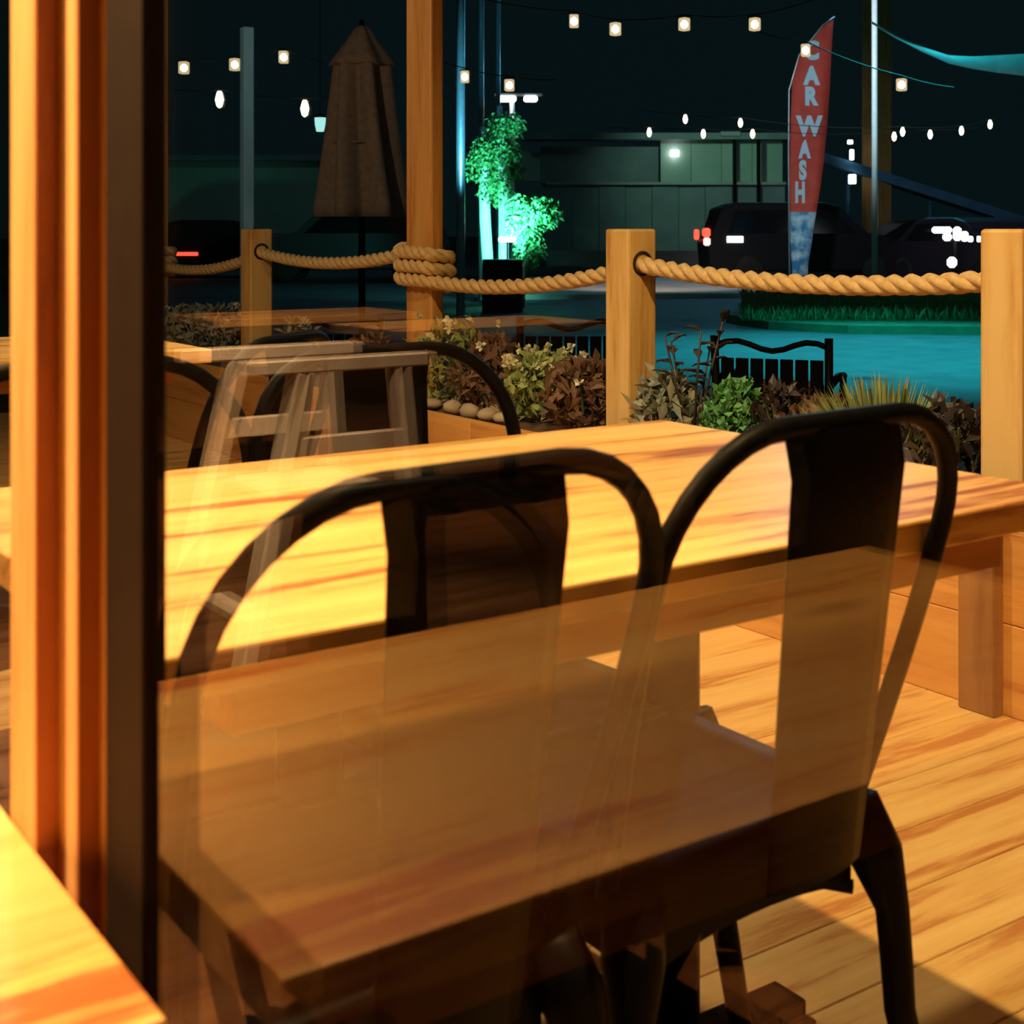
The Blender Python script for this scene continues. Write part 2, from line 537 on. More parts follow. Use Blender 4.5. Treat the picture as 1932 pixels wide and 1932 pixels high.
# ------------------------------------------------------------------ tables
def make_table(name, n0, n1, l0, l1, ztop, zfloor, label, group=None, th=0.034, trestle=True):
    t = thing(name, ((n0 + n1) / 2, (l0 + l1) / 2, zfloor), label, 'table', 0, group)
    L_, W_, Hh = n1 - n0, l1 - l0, ztop - zfloor
    box('tabletop', (L_, W_, th), (0, 0, Hh - th / 2), M['table_x'], t, 0.003, None, 2)
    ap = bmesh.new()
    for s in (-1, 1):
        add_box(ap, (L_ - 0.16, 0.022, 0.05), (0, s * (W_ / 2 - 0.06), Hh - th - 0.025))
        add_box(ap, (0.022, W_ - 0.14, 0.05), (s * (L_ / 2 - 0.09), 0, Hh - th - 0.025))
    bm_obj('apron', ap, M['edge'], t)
    for s in (-1, 1):
        x = s * (L_ / 2 - 0.30)
        tube('leg', [(x, 0, Hh - th - 0.002), (x, 0, 0.03)], 0.035, M['black_metal'], t, 10)
        bmb = bmesh.new()
        add_box(bmb, (0.42, 0.06, 0.022), (x, 0, 0.015), None, 0.005)
        add_box(bmb, (0.06, 0.42, 0.022), (x, 0, 0.015), None, 0.005)
        bm_obj('foot', bmb, M['black_metal'], t)
    return t


make_table('patio_table', 0.345, 1.44, 0.936, 1.664, 0.73, 0.0, 'long honey pine patio table between the near and far black chairs')
make_table('patio_table', 0.36, 1.36, 3.28, 3.98, 0.73, 0.0, 'second honey pine patio table, behind the far pair of chairs')
make_table('dining_table', -0.742, GN - 0.036, 0.653, 1.145, H - 0.385, IZ, 'honey pine dining table against the window, mirrored in the glass')
make_table('dining_table', -3.05, -2.05, 4.55, 5.07, H - 0.385, IZ, 'brown dining table deep in the room, seen mirrored below the wrapped pillar', 'dining tables deep in the room')
make_table('dining_table', -2.75, -1.75, 5.55, 6.05, H - 0.385, IZ, 'brown dining table farthest back, seen mirrored beneath the closed umbrella', 'dining tables deep in the room')


# ------------------------------------------------------------------ steel cafe chairs
def arch_pts(hw=0.205, z0=0.43, z1=0.856, rc=0.125, hw0=0.178):
    """Back hoop in its own plane: (x, z, lean)."""
    P = []
    zs = z1 - rc
    for i in range(8):
        k = i / 8
        P.append((-(hw0 + (hw - hw0) * math.sin(k * PI / 2)), z0 + (zs - z0) * k))
    for i in range(9):
        a = PI - PI / 2 * i / 8
        P.append((-(hw - rc) + rc * math.cos(a), zs + rc * math.sin(a)))
    half = P[:]
    for x, z in reversed(half):
        P.append((-x, z))
    return P


def lean(z):
    return 0.028 - 0.123 * ((z - 0.43) / 0.42)


def make_chair(label):
    t = thing('cafe_chair', (0, 0, 0), label, 'chair', 0, 'black steel patio chairs')
    bmt = M['black_metal']
    P = [Vector((x, lean(z), z)) for x, z in arch_pts()]
    tube('back_hoop', P, 0.0105, bmt, t, 10)
    # central splat, slightly dished
    vs, fs = [], []
    nz, nx = 10, 6
    for j in range(nz + 1):
        z = 0.43 + (0.853 - 0.43) * j / nz
        hwid = 0.066 + 0.016 * j / nz
        for side in (0, 1):
            for i in range(nx + 1):
                u = -1 + 2 * i / nx
                vs.append((u * hwid, -0.064 - 0.046 * j / nz + 0.012 * max(0.0, j / nz * 10 - 9) - 0.012 * (1 - u * u) + (0.0025 if side else 0), z))
    st = 2 * (nx + 1)
    for j in range(nz):
        for i in range(nx):
            a = j * st + i
            fs.append((a, a + 1, a + 1 + st, a + st))
            b = a + nx + 1
            fs.append((b, b + st, b + 1 + st, b + 1))
        for e in (0, nx):
            a = j * st + e
            b = a + nx + 1
            fs.append((a, a + st, b + st, b) if e == 0 else (a, b, b + st, a + st))
    mesh_obj('splat', vs, fs, bmt, t, None, True)
    # pressed seat pan with rounded corners
    out = []
    rear, front, D = 0.170, 0.190, 0.375
    def corner(cx, cy, a0, r=0.045):
        for i in range(6):
            a = a0 + PI / 2 * i / 5
            out.append((cx + r * math.cos(a), cy + r * math.sin(a)))
    corner(front - 0.045, D - 0.045, 0)
    corner(-front + 0.045, D - 0.045, PI / 2)
    corner(-rear + 0.045, 0.045, PI)
    corner(rear - 0.045, 0.045, 3 * PI / 2)
    n = len(out)
    vs, fs = [], []
    rings = [(0.0, 0.440), (0.45, 0.441), (0.85, 0.447), (0.97, 0.452), (1.0, 0.446), (1.0, 0.415)]
    cx, cy = 0, D / 2
    for k, z in rings[1:]:
        for x, y in out:
            vs.append((cx + (x - cx) * k, cy + (y - cy) * k, z))
    vs.append((cx, cy, 0.440))
    c = len(vs) - 1
    for i in range(n):
        fs.append((c, i, (i + 1) % n))
    for j in range(len(rings) - 2):
        for i in range(n):
            a, b = j * n + i, j * n + (i + 1) % n
            fs.append((a, a + n, b + n, b))
    mesh_obj('seat', vs, fs, bmt, t, None, True)
    # arched skirts under the four sides of the seat
    cs = [(-rear + 0.02, 0.012), (rear - 0.02, 0.012), (front - 0.02, D - 0.012), (-front + 0.02, D - 0.012)]
    for k in range(4):
        a, b = Vector((*cs[k], 0)), Vector((*cs[(k + 1) % 4], 0))
        vs, fs = [], []
        nrm = Vector(((b - a).y, -(b - a).x, 0)).normalized() * 0.0015
        for i in range(13):
            u = i / 12
            p = a.lerp(b, u)
            zb = 0.345 + 0.022 * math.sin(PI * u) ** 0.6
            for s in (-1, 1):
                q = p + nrm * s
                vs.append((q.x, q.y, 0.425))
                vs.append((q.x, q.y, zb))
        for i in range(12):
            a0 = i * 4
            fs += [(a0, a0 + 1, a0 + 5, a0 + 4), (a0 + 2, a0 + 6, a0 + 7, a0 + 3), (a0 + 1, a0 + 3, a0 + 7, a0 + 5)]
        mesh_obj('skirt', vs, fs, bmt, t)
    # legs: pressed tapering steel with a knee at the seat corner
    for sx, sy, fx, fy in ((-1, 0, 0.222, -0.055), (1, 0, 0.222, -0.055), (-1, 1, 0.225, D + 0.035), (1, 1, 0.225, D + 0.035)):
        kx = (front if sy else rear) - 0.012
        ky = D - 0.014 if sy else 0.014
        top = Vector((sx * kx, ky, 0.432))
        ft = Vector((sx * fx, fy, 0.012))
        pts, rr = [], []
        for i in range(9):
            u = i / 8
            bulge = 0.016 * math.sin(PI * min(1, u * 2.2)) if u < 0.46 else 0
            d = (ft - top).normalized()
            outw = Vector((sx, -1 if not sy else 1, 0)).normalized()
            pts.append(top.lerp(ft, u) + outw * bulge)
            rr.append((0.020 + 0.012 * math.sin(PI * min(1, u * 3 + 0.25))) * (1 - u) + 0.0135 * u)
        lg = tube('leg', pts, rr, bmt, t, 10)
        lathe('rubber_foot', [(0.012, 0), (0.017, 0.002), (0.016, 0.022), (0.012, 0.024)], M['rubber'], lg, 10, (sx * fx, fy, 0))
    # cross brace under the seat
    vs, fs = [], []
    for s in (-1, 1):
        add_tube(vs, fs, [(-0.165 * s, 0.02, 0.34), (0, D / 2, 0.37), (0.185 * s, D - 0.02, 0.34)], 0.008, 6)
    mesh_obj('cross_brace', vs, fs, bmt, t)
    return t


LA, LB = 0.83 + 0.095, 0.868 + 0.095
chA = make_chair('black steel patio chair nearest the mullion, its back turned to the viewer')
def put(o, n, l, z, rz, label, group='black steel patio chairs'):
    o.location = (n, l, z)
    o.rotation_euler = (0, 0, rz)
    o['label'] = label
    o['group'] = group
    return o
put(chA, 0.536, LA, 0, math.radians(4), chA['label'])
put(copy_tree(chA), 0.960, LB, 0, math.radians(4), 'black steel patio chair right of centre, its back turned to the viewer')
put(copy_tree(chA), 0.975, 1.64, 0, PI, 'black steel chair facing the viewer across the long patio table, in front of the planter')
put(copy_tree(chA), 0.90, 2.08, 0, math.radians(38), 'black steel patio chair standing askew behind the far pair of chairs')
put(copy_tree(chA), 0.56, 1.66, 0, PI, 'black steel chair across the long patio table, half hidden behind the mullion')
put(copy_tree(chA), -0.09, 1.10, IZ, PI, 'black steel chair inside, mirrored in the back of the nearest patio chair', 'black steel dining chairs indoors')
put(copy_tree(chA), -0.60, 1.11, IZ, PI, 'black steel chair inside, at the room end of the window table', 'black steel dining chairs indoors')

# pale wooden high chair in the room, seen mirrored above the long patio table
hc = thing('high_chair', (-0.80, 2.78, IZ - 0.012), 'pale wooden high chair in the room, mirrored in front of the far chair', 'high chair', math.radians(0))
for s in (-1, 1):
    y = s * 0.17
    box('arm_rail', (0.43, 0.05, 0.03), (0, y, 0.845), M['pale_wood'], hc, 0.004)
    for e in (-1, 1):
        tb = bmesh.new()
        a, b = (Vector((0.085, y, 0.83)), Vector((0.27, y * 1.15, 0.0))) if e > 0 else (Vector((-0.14, y, 0.83)), Vector((-0.21, y * 1.15, 0.0)))
        v = add_box(tb, (0.048, 0.032, (a - b).length), (a + b) / 2, (a - b).to_track_quat('Z', 'Y'), 0.003)
        bm_obj('leg', tb, M['pale_wood'], hc)
    box('side_rail', (0.28, 0.022, 0.045), (-0.015, y * 1.04, 0.675), M['pale_wood'], hc, 0.003)
box('seat', (0.25, 0.33, 0.018), (-0.02, 0, 0.56), M['pale_wood'], hc, 0.003)
box('footrest', (0.05, 0.33, 0.02), (0.14, 0, 0.30), M['pale_wood'], hc, 0.003)

# ------------------------------------------------------------------ planter with fence posts and rope
PN0, PN1 = 2.53, 2.92
PT = 0.39
pl = thing('planter_box', (0, 0, 0), 'orange timber planter box running along the edge of the deck', 'planter')
segs = [(-0.6, 0.9), (0.9, 2.4), (2.4, 3.9), (3.9, 5.4), (5.4, 6.9), (6.9, 8.4)]
for a, b in segs:
    for k in range(2):
        hgt = PT / 2 - 0.002
        box('planter_board', (0.03, b - a - 0.003, hgt), (PN0 + 0.015, (a + b) / 2, PT / 2 * k + hgt / 2 + 0.001), M['planter'], pl, 0.002)
    box('planter_board', (0.03, b - a - 0.003, PT + 0.2), (PN1 - 0.015, (a + b) / 2, PT / 2 - 0.1), M['planter'], pl, 0.002)
for y in (1.87, 3.0, 4.9):
    box('batten', (0.035, 0.09, PT + 0.02), (PN0 - 0.0185, y, PT / 2 + 0.01), M['batten'], pl, 0.003)
for y in (-0.6, 8.4):
    box('end_board', (PN1 - PN0 - 0.062, 0.03, PT), ((PN0 + PN1) / 2, y, PT / 2), M['planter'], pl, 0.002)
vs, fs = [], []
nx, ny = 6, 120
for j in range(ny + 1):
    for i in range(nx + 1):
        x = PN0 + 0.032 + (PN1 - PN0 - 0.064) * i / nx
        y = -0.58 + 8.96 * j / ny
        z = PT - 0.03 + 0.035 * math.sin(i / nx * PI) + R.uniform(-0.012, 0.012)
        vs.append((x, y, z))
for j in range(ny):
    for i in range(nx):
        a = j * (nx + 1) + i
        fs.append((a, a + 1, a + nx + 2, a + nx + 1))
so = mesh_obj('soil', vs, fs, M['soil'], pl, None, True)
so['kind'] = 'stuff'

FN = 2.72
def make_post(name, l, size, top, label, m, zbase=0.02, group=None):
    sx, sy = size
    t = thing(name, (FN, l, 0), label, 'post', 0, group)
    box('post_body', (sx, sy, top - zbase), (0, 0, (top + zbase) / 2), m, t, 0.008, None, 2)
    return t
A = 0.112
posts = {}
for l, lab in ((1.93, 'thick timber fence post at the right edge of the view'),
               (3.29, 'timber fence post right of the green lit tree, rope through it'),
               (6.03, 'timber fence post in front of the blue grey mast, left of the umbrella')):
    posts[l] = make_post('fence_post', l, (A, A), H, lab, M['post'])
    # drilled hole where the rope leaves the post
    vs, fs = [], []
    ring = [(math.cos(2 * PI * k / 16) * 0.034, -A / 2 - 0.001, 0.925 + math.sin(2 * PI * k / 16) * 0.034) for k in range(17)]
    o = tube('rope_hole', ring, 0.005, M['rubber'], posts[l], 6)
PL_ = 4.51
make_post('patio_pillar', PL_, (0.055, 0.185), 3.0, 'tall timber pillar wrapped with rope, right of the umbrella', M['pillar'])
make_post('patio_pillar', 7.32, (0.055, 0.185), 3.0, 'tall timber pillar mostly hidden behind the window mullion', M['pillar'])


def rope_mesh(name, path, parent=None, rad=0.026, pitch=0.165, seg=7):
    pts = [Vector(p) for p in path]
    # resample
    out = [pts[0]]
    step = 0.011
    acc = 0
    dens = []
    for i in range(len(pts) - 1):
        L_ = (pts[i + 1] - pts[i]).length
        k = max(1, int(L_ / step))
        for j in range(1, k + 1):
            dens.append(pts[i].lerp(pts[i + 1], j / k))
    pts = [pts[0]] + dens
    fr = frames(pts)
    s = 0
    vs, fs = [], []
    for strand in range(3):
        line = []
        s = 0
        for i, p in enumerate(pts):
            if i:
                s += (pts[i] - pts[i - 1]).length
            a = 2 * PI * (s / pitch + strand / 3)
            t, u, v = fr[i]
            line.append(p + (u * math.cos(a) + v * math.sin(a)) * rad * 0.50)
        add_tube(vs, fs, line, rad * 0.56, seg)
    return mesh_obj(name, vs, fs, M['rope'], parent, None, True)


def sag(a, b, d, n=24):
    a, b = Vector(a), Vector(b)
    return [a.lerp(b, i / n) - Vector((0, 0, d * 4 * (i / n) * (1 - i / n))) for i in range(n + 1)]


f = FN
rope_group = 'ropes between the fence posts'
pn = FN - 0.0275 - 0.026
for a, b, d, lab in (((f, 3.29 - A / 2 + 0.03, 0.925), (f, 1.93 + A / 2 - 0.03, 0.915), 0.035, 'thick twisted rope in the right half, between the two right fence posts'),
                     ((f - 0.03, PL_ - 0.093, 0.835), (f, 3.29 + A / 2 - 0.03, 0.905), 0.035, 'twisted rope from the wrapped pillar to the post on its right'),
                     ((f, 6.03 - A / 2 + 0.03, 0.925), (f - 0.03, PL_ + 0.093, 0.935), 0.045, 'twisted rope under the umbrella, from the post to the wrapped pillar'),
                     ((f, 7.3 - 0.06, 0.83), (f, 6.03 + A / 2 - 0.03, 0.90), 0.04, 'twisted rope at the far left beside the mullion'),
                     ((f, 1.93 - A / 2 + 0.03, 0.92), (f, 0.7, 0.92), 0.04, 'twisted rope leaving the post at the right edge')):
    o = rope_mesh('rope', sag(a, b, d))
    tag(o, lab, 'rope')


def coil(l, label, zc=0.885, turns=3):
    pts = []
    hx, hy, r = 0.0275 + 0.024, 0.0925 + 0.024, 0.024
    loop = []
    for cx, cy, a0 in ((1, 1, 0), (-1, 1, PI / 2), (-1, -1, PI), (1, -1, 3 * PI / 2)):
        for i in range(5):
            a = a0 + PI / 2 * i / 4
            loop.append((cx * (hx - r) + r * math.cos(a), cy * (hy - r) + r * math.sin(a)))
    n = len(loop)
    zz = zc + 0.052
    for k in range(turns * n + 1):
        x, y = loop[k % n]
        pts.append(Vector((FN + x, l + y, zz - 0.052 * k / n)))
    o = rope_mesh('rope_coil', pts, None, 0.026, 0.15)
    tag(o, label, 'rope')
coil(PL_, 'coil of rope wrapped three times around the timber pillar', 0.915)
coil(7.32, 'coil of rope around the hidden pillar beside the mullion', 0.90)


# ------------------------------------------------------------------ plants
def leaf_quad(vs, fs, p, d, up, ln, wd):
    d = d.normalized()
    s = d.cross(up)
    if s.length < 1e-4:
        s = Vector((1, 0, 0))
    s = s.normalized() * wd
    b = len(vs)
    mid = p + d * ln * 0.5 + Vector((0, 0, 0.12 * ln))
    vs += [p, mid + s, p + d * ln, mid - s]
    fs.append((b, b + 1, b + 2, b + 3))


def rnd_dir(up=0.3):
    v = Vector((R.gauss(0, 1), R.gauss(0, 1), R.gauss(up, 1)))
    return v.normalized()


def bush(name, base, r, h, n, ln, wd, m, label, flowers=0, updir=0.6, stems=6, cat='plant', blades=False):
    base = Vector(base)
    t = thing(name, base, label, cat)
    vs, fs = [], []
    for i in range(n):
        a = R.uniform(0, 2 * PI)
        k = R.random() ** 0.5
        if blades:
            p = Vector((math.cos(a) * r * k * 0.5, math.sin(a) * r * k * 0.5, 0))
            d = Vector((math.cos(a) * k * r, math.sin(a) * k * r, h * R.uniform(0.6, 1.0) * (1 - 0.4 * k * k)))
            leaf_quad(vs, fs, p, d, Vector((R.gauss(0, 1), R.gauss(0, 1), 0.1)).normalized(), d.length, wd)
        else:
            zz = R.random()
            rr = r * math.sin(PI * (0.18 + 0.72 * zz)) * (0.55 + 0.45 * R.random())
            p = Vector((math.cos(a) * rr, math.sin(a) * rr, h * (0.10 + 0.86 * zz)))
            d = rnd_dir(updir)
            leaf_quad(vs, fs, p, d, rnd_dir(0), ln * R.uniform(0.6, 1.3), wd * R.uniform(0.7, 1.2))
    mesh_obj('foliage', vs, fs, m, t)
    vs, fs = [], []
    for i in range(stems):
        a = R.uniform(0, 2 * PI)
        add_tube(vs, fs, [(math.cos(a) * r * 0.1, math.sin(a) * r * 0.1, -0.02), (math.cos(a) * r * 0.4, math.sin(a) * r * 0.4, h * 0.55), (math.cos(a) * r * 0.6, math.sin(a) * r * 0.6, h * 0.85)], [0.006, 0.005, 0.003], 5)
    mesh_obj('stems', vs, fs, M['stem'], t)
    if flowers:
        vs, fs = [], []
        for i in range(flowers):
            a = R.uniform(0, 2 * PI)
            rr = r * R.uniform(0.3, 1.05)
            c = Vector((math.cos(a) * rr, math.sin(a) * rr, h * R.uniform(0.75, 1.12)))
            for k in range(9):
                leaf_quad(vs, fs, c, rnd_dir(0.5), rnd_dir(0), 0.022, 0.009)
        mesh_obj('flowers', vs, fs, M['flower'], t)['kind'] = 'stuff'
    return t


def in_planter(px, py, top):
    """Foot of a planter plant whose top shows at that picture point."""
    rr = (px - 966) / F
    n = 2.74
    l = n * (CT - ST * rr) / (ST + CT * rr)
    d = ST * n + CT * l
    zt = H + (432 - py) / F * d
    return Vector((n, l, PT - 0.015)), max(0.12, zt - PT + 0.015)

for px, py, r, n, ln, wd, m, nm, lab, fl, bl in (
    (372, 585, 0.34, 1500, 0.06, 0.012, 'leaf_grey', 'lavender_bush', 'broad grey green bush left of the left fence post', 20, False),
    (560, 605, 0.10, 260, 0.05, 0.008, 'leaf_grey', 'small_shrub', 'small wispy shrub right of the left fence post', 0, False),
    (850, 612, 0.17, 500, 0.05, 0.008, 'leaf_olive', 'wispy_shrub', 'wispy pale shrub behind the far chair hoop', 8, False),
    (930, 640, 0.15, 420, 0.06, 0.012, 'leaf_brown', 'small_shrub', 'brownish low shrub in the planter under the green tree', 4, False),
    (1030, 668, 0.15, 700, 0.045, 0.014, 'leaf_olive', 'flowering_shrub', 'pale flowering shrub left of the middle fence post', 26, False),
    (1105, 690, 0.15, 520, 0.06, 0.014, 'leaf_brown', 'dry_shrub', 'dry brown shrub directly left of the middle fence post', 3, False),
    (1262, 712, 0.11, 320, 0.06, 0.013, 'leaf_grey', 'grey_shrub', 'grey leafed shrub directly right of the middle fence post', 0, False),
    (1388, 722, 0.095, 900, 0.035, 0.010, 'leaf_green', 'round_shrub', 'dense round green shrub in front of the garden armchair', 0, False),
    (1480, 735, 0.10, 300, 0.05, 0.012, 'leaf_dark', 'dark_shrub', 'dark low shrub right of the dense round green one', 0, False),
    (1668, 690, 0.16, 900, 0.05, 0.005, 'leaf_olive', 'grass_tuft', 'upright yellow green grass tuft in front of the cyan lit street', 0, True),
    (1800, 770, 0.15, 500, 0.05, 0.013, 'leaf_dark', 'dark_shrub', 'dark shrub at the foot of the right edge post', 0, False),
    (1560, 760, 0.13, 380, 0.05, 0.012, 'leaf_brown', 'dry_shrub', 'low brown shrub left of the grass tuft', 0, False),
    (700, 640, 0.16, 300, 0.05, 0.012, 'leaf_brown', 'dry_shrub', 'low brown shrub below the closed umbrella', 0, False)):
    b, h = in_planter(px, py, 0)
    bush(nm, b, r, h, n, ln, wd, M[m], lab, fl, 0.6, 6, 'plant', bl)

# dark plant with large leaves beside the middle post
b, h = in_planter(1305, 600, 0)
lp = thing('leafy_plant', b, 'tall dark plant with large drooping leaves beside the middle post', 'plant')
for k in range(5):
    a = k * 1.35
    tip = Vector((math.cos(a) * 0.07 + 0.0, math.sin(a) * 0.11, h * (0.75 + 0.06 * k)))
    tube('stalk', [(0, 0, -0.02), tip * 0.5, tip], [0.005, 0.004, 0.003], M['leaf_dark'], lp, 5)
    for q in range(5):
        p = tip * (0.55 + 0.11 * q)
        d = Vector((R.gauss(0, 1), R.gauss(0, 1), 0.35)).normalized()
        s = d.cross(Vector((0, 0, 1))).normalized()
        ln, wd = R.uniform(0.045, 0.075), R.uniform(0.011, 0.018)
        V = [p, p + d * ln * 0.35 + s * wd + Vector((0, 0, 0.008)), p + d * ln * 0.8 + s * wd * 0.6, p + d * ln - Vector((0, 0, 0.012)),
             p + d * ln * 0.8 - s * wd * 0.6, p + d * ln * 0.35 - s * wd + Vector((0, 0, 0.008))]
        mesh_obj('leaf', V + [v - Vector((0, 0, 0.0015)) for v in V],
                 [(0, 1, 2, 3, 4, 5), (11, 10, 9, 8, 7, 6)] + [(i, i + 6, (i + 1) % 6 + 6, (i + 1) % 6) for i in range(6)], M['leaf_dark'], lp)

# stones on the soil
ORD = ('leftmost', 'second', 'third', 'fourth', 'fifth', 'sixth', 'seventh', 'eighth', 'ninth')
for k in range(9):
    px = 818 + 17 * k + R.uniform(-4, 4)
    rr = (px - 966) / F
    n = 2.60 + 0.10 * (k % 2) + 0.03 * R.random()
    l = n * (CT - ST * rr) / (ST + CT * rr)
    bm = bmesh.new()
    bmesh.ops.create_icosphere(bm, subdivisions=2, radius=1)
    sx, sy, sz = R.uniform(0.03, 0.04), R.uniform(0.04, 0.055), R.uniform(0.020, 0.030)
    for v in bm.verts:
        v.co = Vector((v.co.x * sx, v.co.y * sy, v.co.z * sz)) * R.uniform(0.92, 1.06)
    o = bm_obj('stone', bm, M['stone'], None, (n, l, PT + 0.012), True)
    tag(o, 'rounded tan stone on the planter soil, %s%s' % (ORD[k], '' if k == 0 else ' from the left'), 'stone', 'stones on the planter soil')


# ------------------------------------------------------------------ beyond the fence: umbrella, mast, armchairs
ub = at(683, 600, 8.5)
um = thing('patio_umbrella', (ub.x, ub.y, GZ), 'closed tan canvas patio umbrella left of the wrapped pillar', 'umbrella')
zt = H + 384 / F * 8.5 - GZ
k = 8.5 / F
prof = []
for i in range(15):
    u = i / 14
    prof.append(((0.245 - 0.105 * u ** 0.8) if u > 0.02 else 0.235, zt - 0.98 * (1 - u) - 0.22 + 0.03))
cv = lathe('canopy', prof, M['canvas'], um, 96, None, 0.27, 6)
lathe('vent_cap', [(0.195, zt - 0.245), (0.160, zt - 0.19), (0.09, zt - 0.09), (0.045, zt - 0.02), (0.012, zt)], M['canvas'], um, 96, None, 0.10, 6)
lathe('finial', [(0.010, zt - 0.01), (0.020, zt + 0.012), (0.014, zt + 0.03), (0.003, zt + 0.04)], M['black_metal'], um, 12)
tube('pole', [(0, 0, 0.05), (0, 0, zt - 0.1)], 0.022, M['black_metal'], um, 12)
lathe('base', [(0.27, 0), (0.27, 0.05), (0.10, 0.09), (0.035, 0.10), (0.03, 0.30)], M['black_metal'], um, 24)
tube('tie_strap', [(0.175 * math.cos(a), 0.175 * math.sin(a), zt - 0.72) for a in [2 * PI * i / 24 for i in range(25)]], 0.008, M['canvas'], um, 5)

g = at(466, 600, 10.5)
mast = thing('grey_mast', (g.x, g.y, GZ), 'blue grey square mast behind the left fence post', 'post')
box('mast_body', (0.082, 0.082, H + 380 / F * 10.5 - GZ), (0, 0, (H + 380 / F * 10.5 - GZ) / 2), M['grey_post'], mast, 0.006)


def garden_chair(px, py, d, rz, label, cushion):
    p = at(px, py, d)
    t = thing('garden_armchair', (p.x, p.y, GZ), label, 'chair', rz)
    ht = p.z - GZ
    m_ = M['black_metal']
    wv = [(-0.23 + 0.46 * i / 10, 0.0 + 0.03 * math.sin(i / 10 * PI), ht - 0.02 + 0.02 * math.sin(i / 10 * PI * 3)) for i in range(11)]
    tube('top_rail', wv, 0.012, m_, t, 8)
    for s in (-1, 1):
        tube('back_post', [(s * 0.23, -0.01, ht + 0.02), (s * 0.225, 0.03, 0.42), (s * 0.22, -0.02, 0.0)], 0.017, m_, t, 8)
        tube('front_leg', [(s * 0.23, 0.45, 0.62), (s * 0.22, 0.46, 0.0)], 0.015, m_, t, 8)
        tube('armrest', [(s * 0.23, 0.02, 0.62), (s * 0.235, 0.25, 0.64), (s * 0.23, 0.47, 0.62)], 0.016, m_, t, 8)
    for k_ in range(7):
        x = -0.18 + 0.06 * k_
        box('back_slat', (0.052, 0.008, ht - 0.50), (x, 0.012, 0.43 + (ht - 0.50) / 2), m_, t, 0.002)
    box('seat', (0.45, 0.46, 0.03), (0, 0.24, 0.41), m_, t, 0.008)
    if cushion:
        box('cushion', (0.40, 0.07, ht - 0.62), (0, 0.065, 0.46 + (ht - 0.62) / 2), M['rust'], t, 0.02, None, 3)
    return t

garden_chair(1455, 645, 5.6, TH * 0 - math.radians(55), 'black garden armchair with rust cushion, behind the planter in front of the cyan street', True)
garden_chair(1075, 606, 6.4, -math.radians(35), 'black garden armchair left of the middle fence post', False)
garden_chair(640, 606, 7.6, math.radians(150), 'black garden armchair under the closed umbrella', False)

# ------------------------------------------------------------------ street furniture
# metal flag pole
d = gd(582)
p = at(1650, 582, d)
M['white_pole'] = noisy('white_painted_pole', (0.70, 0.74, 0.76), (0.80, 0.84, 0.86), (1, 1, 1), 12, 3, 0.35)
fp = thing('metal_pole', (p.x, p.y, GZ), 'shiny thin metal pole right of the red feather flag', 'pole')
tube('pole_shaft', [(0, 0, 0.02), (0, 0, 6.5)], 0.046, M['white_pole'], fp, 16)
lathe('base_plate', [(0.14, 0), (0.14, 0.02), (0.06, 0.03), (0.055, 0.12)], M['galv'], fp, 16)

# timber utility post behind
p = at(1654, 500, 40)
up_ = thing('timber_mast', (p.x, p.y, GZ), 'brown square timber mast behind the shiny metal pole', 'post')
box('mast_body', (0.60, 0.60, 9.0), (0, 0, 4.5), M['pillar'], up_, 0.02)

# feather flag
d = 27.0
p = at(1500, 560, d)
ff = thing('feather_flag', (p.x, p.y, GZ), 'red feather flag lettered CAR WASH with blue foam print at its foot', 'flag', -TH)
kk = d / F
def fz(py): return H + (432 - py) * kk - GZ
def fx(px): return (px - 1500) * kk
left = [(1494, 520), (1490, 400), (1490, 300), (1491, 220), (1495, 150), (1510, 105), (1530, 75), (1555, 48), (1574, 34)]
right = [(1524, 500), (1536, 420), (1547, 360), (1556, 300), (1561, 240), (1564, 180), (1567, 110), (1571, 60), (1574, 34)]
def strip(name, L_, Rr, m_, n=24):
    def interp(P, y):
        for i in range(len(P) - 1):
            (x0, y0), (x1, y1) = P[i], P[i + 1]
            if y1 <= y <= y0:
                return x0 + (x1 - x0) * (y - y0) / (y1 - y0 + 1e-9)
        return P[0][0] if y > P[0][1] else P[-1][0]
    return interp
iL, iR = strip('', left, right, None), strip('', left, right, None)
def panel(name, yb0, yb1, m_, slant=0):
    vs, fs = [], []
    n = 26
    for j in range(n + 1):
        y = yb0 + (yb1 - yb0) * j / n
        xl, xr = iL(left, y), iR(right, y)
        for i in range(5):
            u = i / 4
            yy = y + slant * (u - 0.2) * (1 if j in (n,) else 0)
            X = fx(xl + (xr - xl) * u)
            wv = 0.05 * math.sin(y * 0.02 + u * 2)
            vs.append((X, wv, fz(yy)))
            vs.append((X, wv + 0.006, fz(yy)))
    st = 10
    for j in range(n):
        for i in range(4):
            a = j * st + i * 2
            fs.append((a, a + 2, a + 2 + st, a + st))
            fs.append((a + 1, a + 1 + st, a + 3 + st, a + 3))
        fs.append((j * st, j * st + st, j * st + st + 1, j * st + 1))
        fs.append((j * st + 8, j * st + 9, j * st + st + 9, j * st + st + 8))
    return mesh_obj(name, vs, fs, m_, ff, None, True)
panel('red_panel', 400, 36, M['flag_red'])
panel('foam_print_panel', 520, 400, M['flag_blue'])
tube('flag_pole', [(fx(1491), 0.02, 0), (fx(1488), 0.02, fz(300)), (fx(1489), 0.02, fz(170)), (fx(1508), 0.02, fz(104)), (fx(1553), 0.02, fz(47)), (fx(1576), 0.02, fz(32))], 0.018, M['galv'], ff, 8)
lathe('base', [(0.3, 0), (0.3, 0.03), (0.05, 0.06)], M['black_metal'], ff, 16, (fx(1491), 0.02, 0))
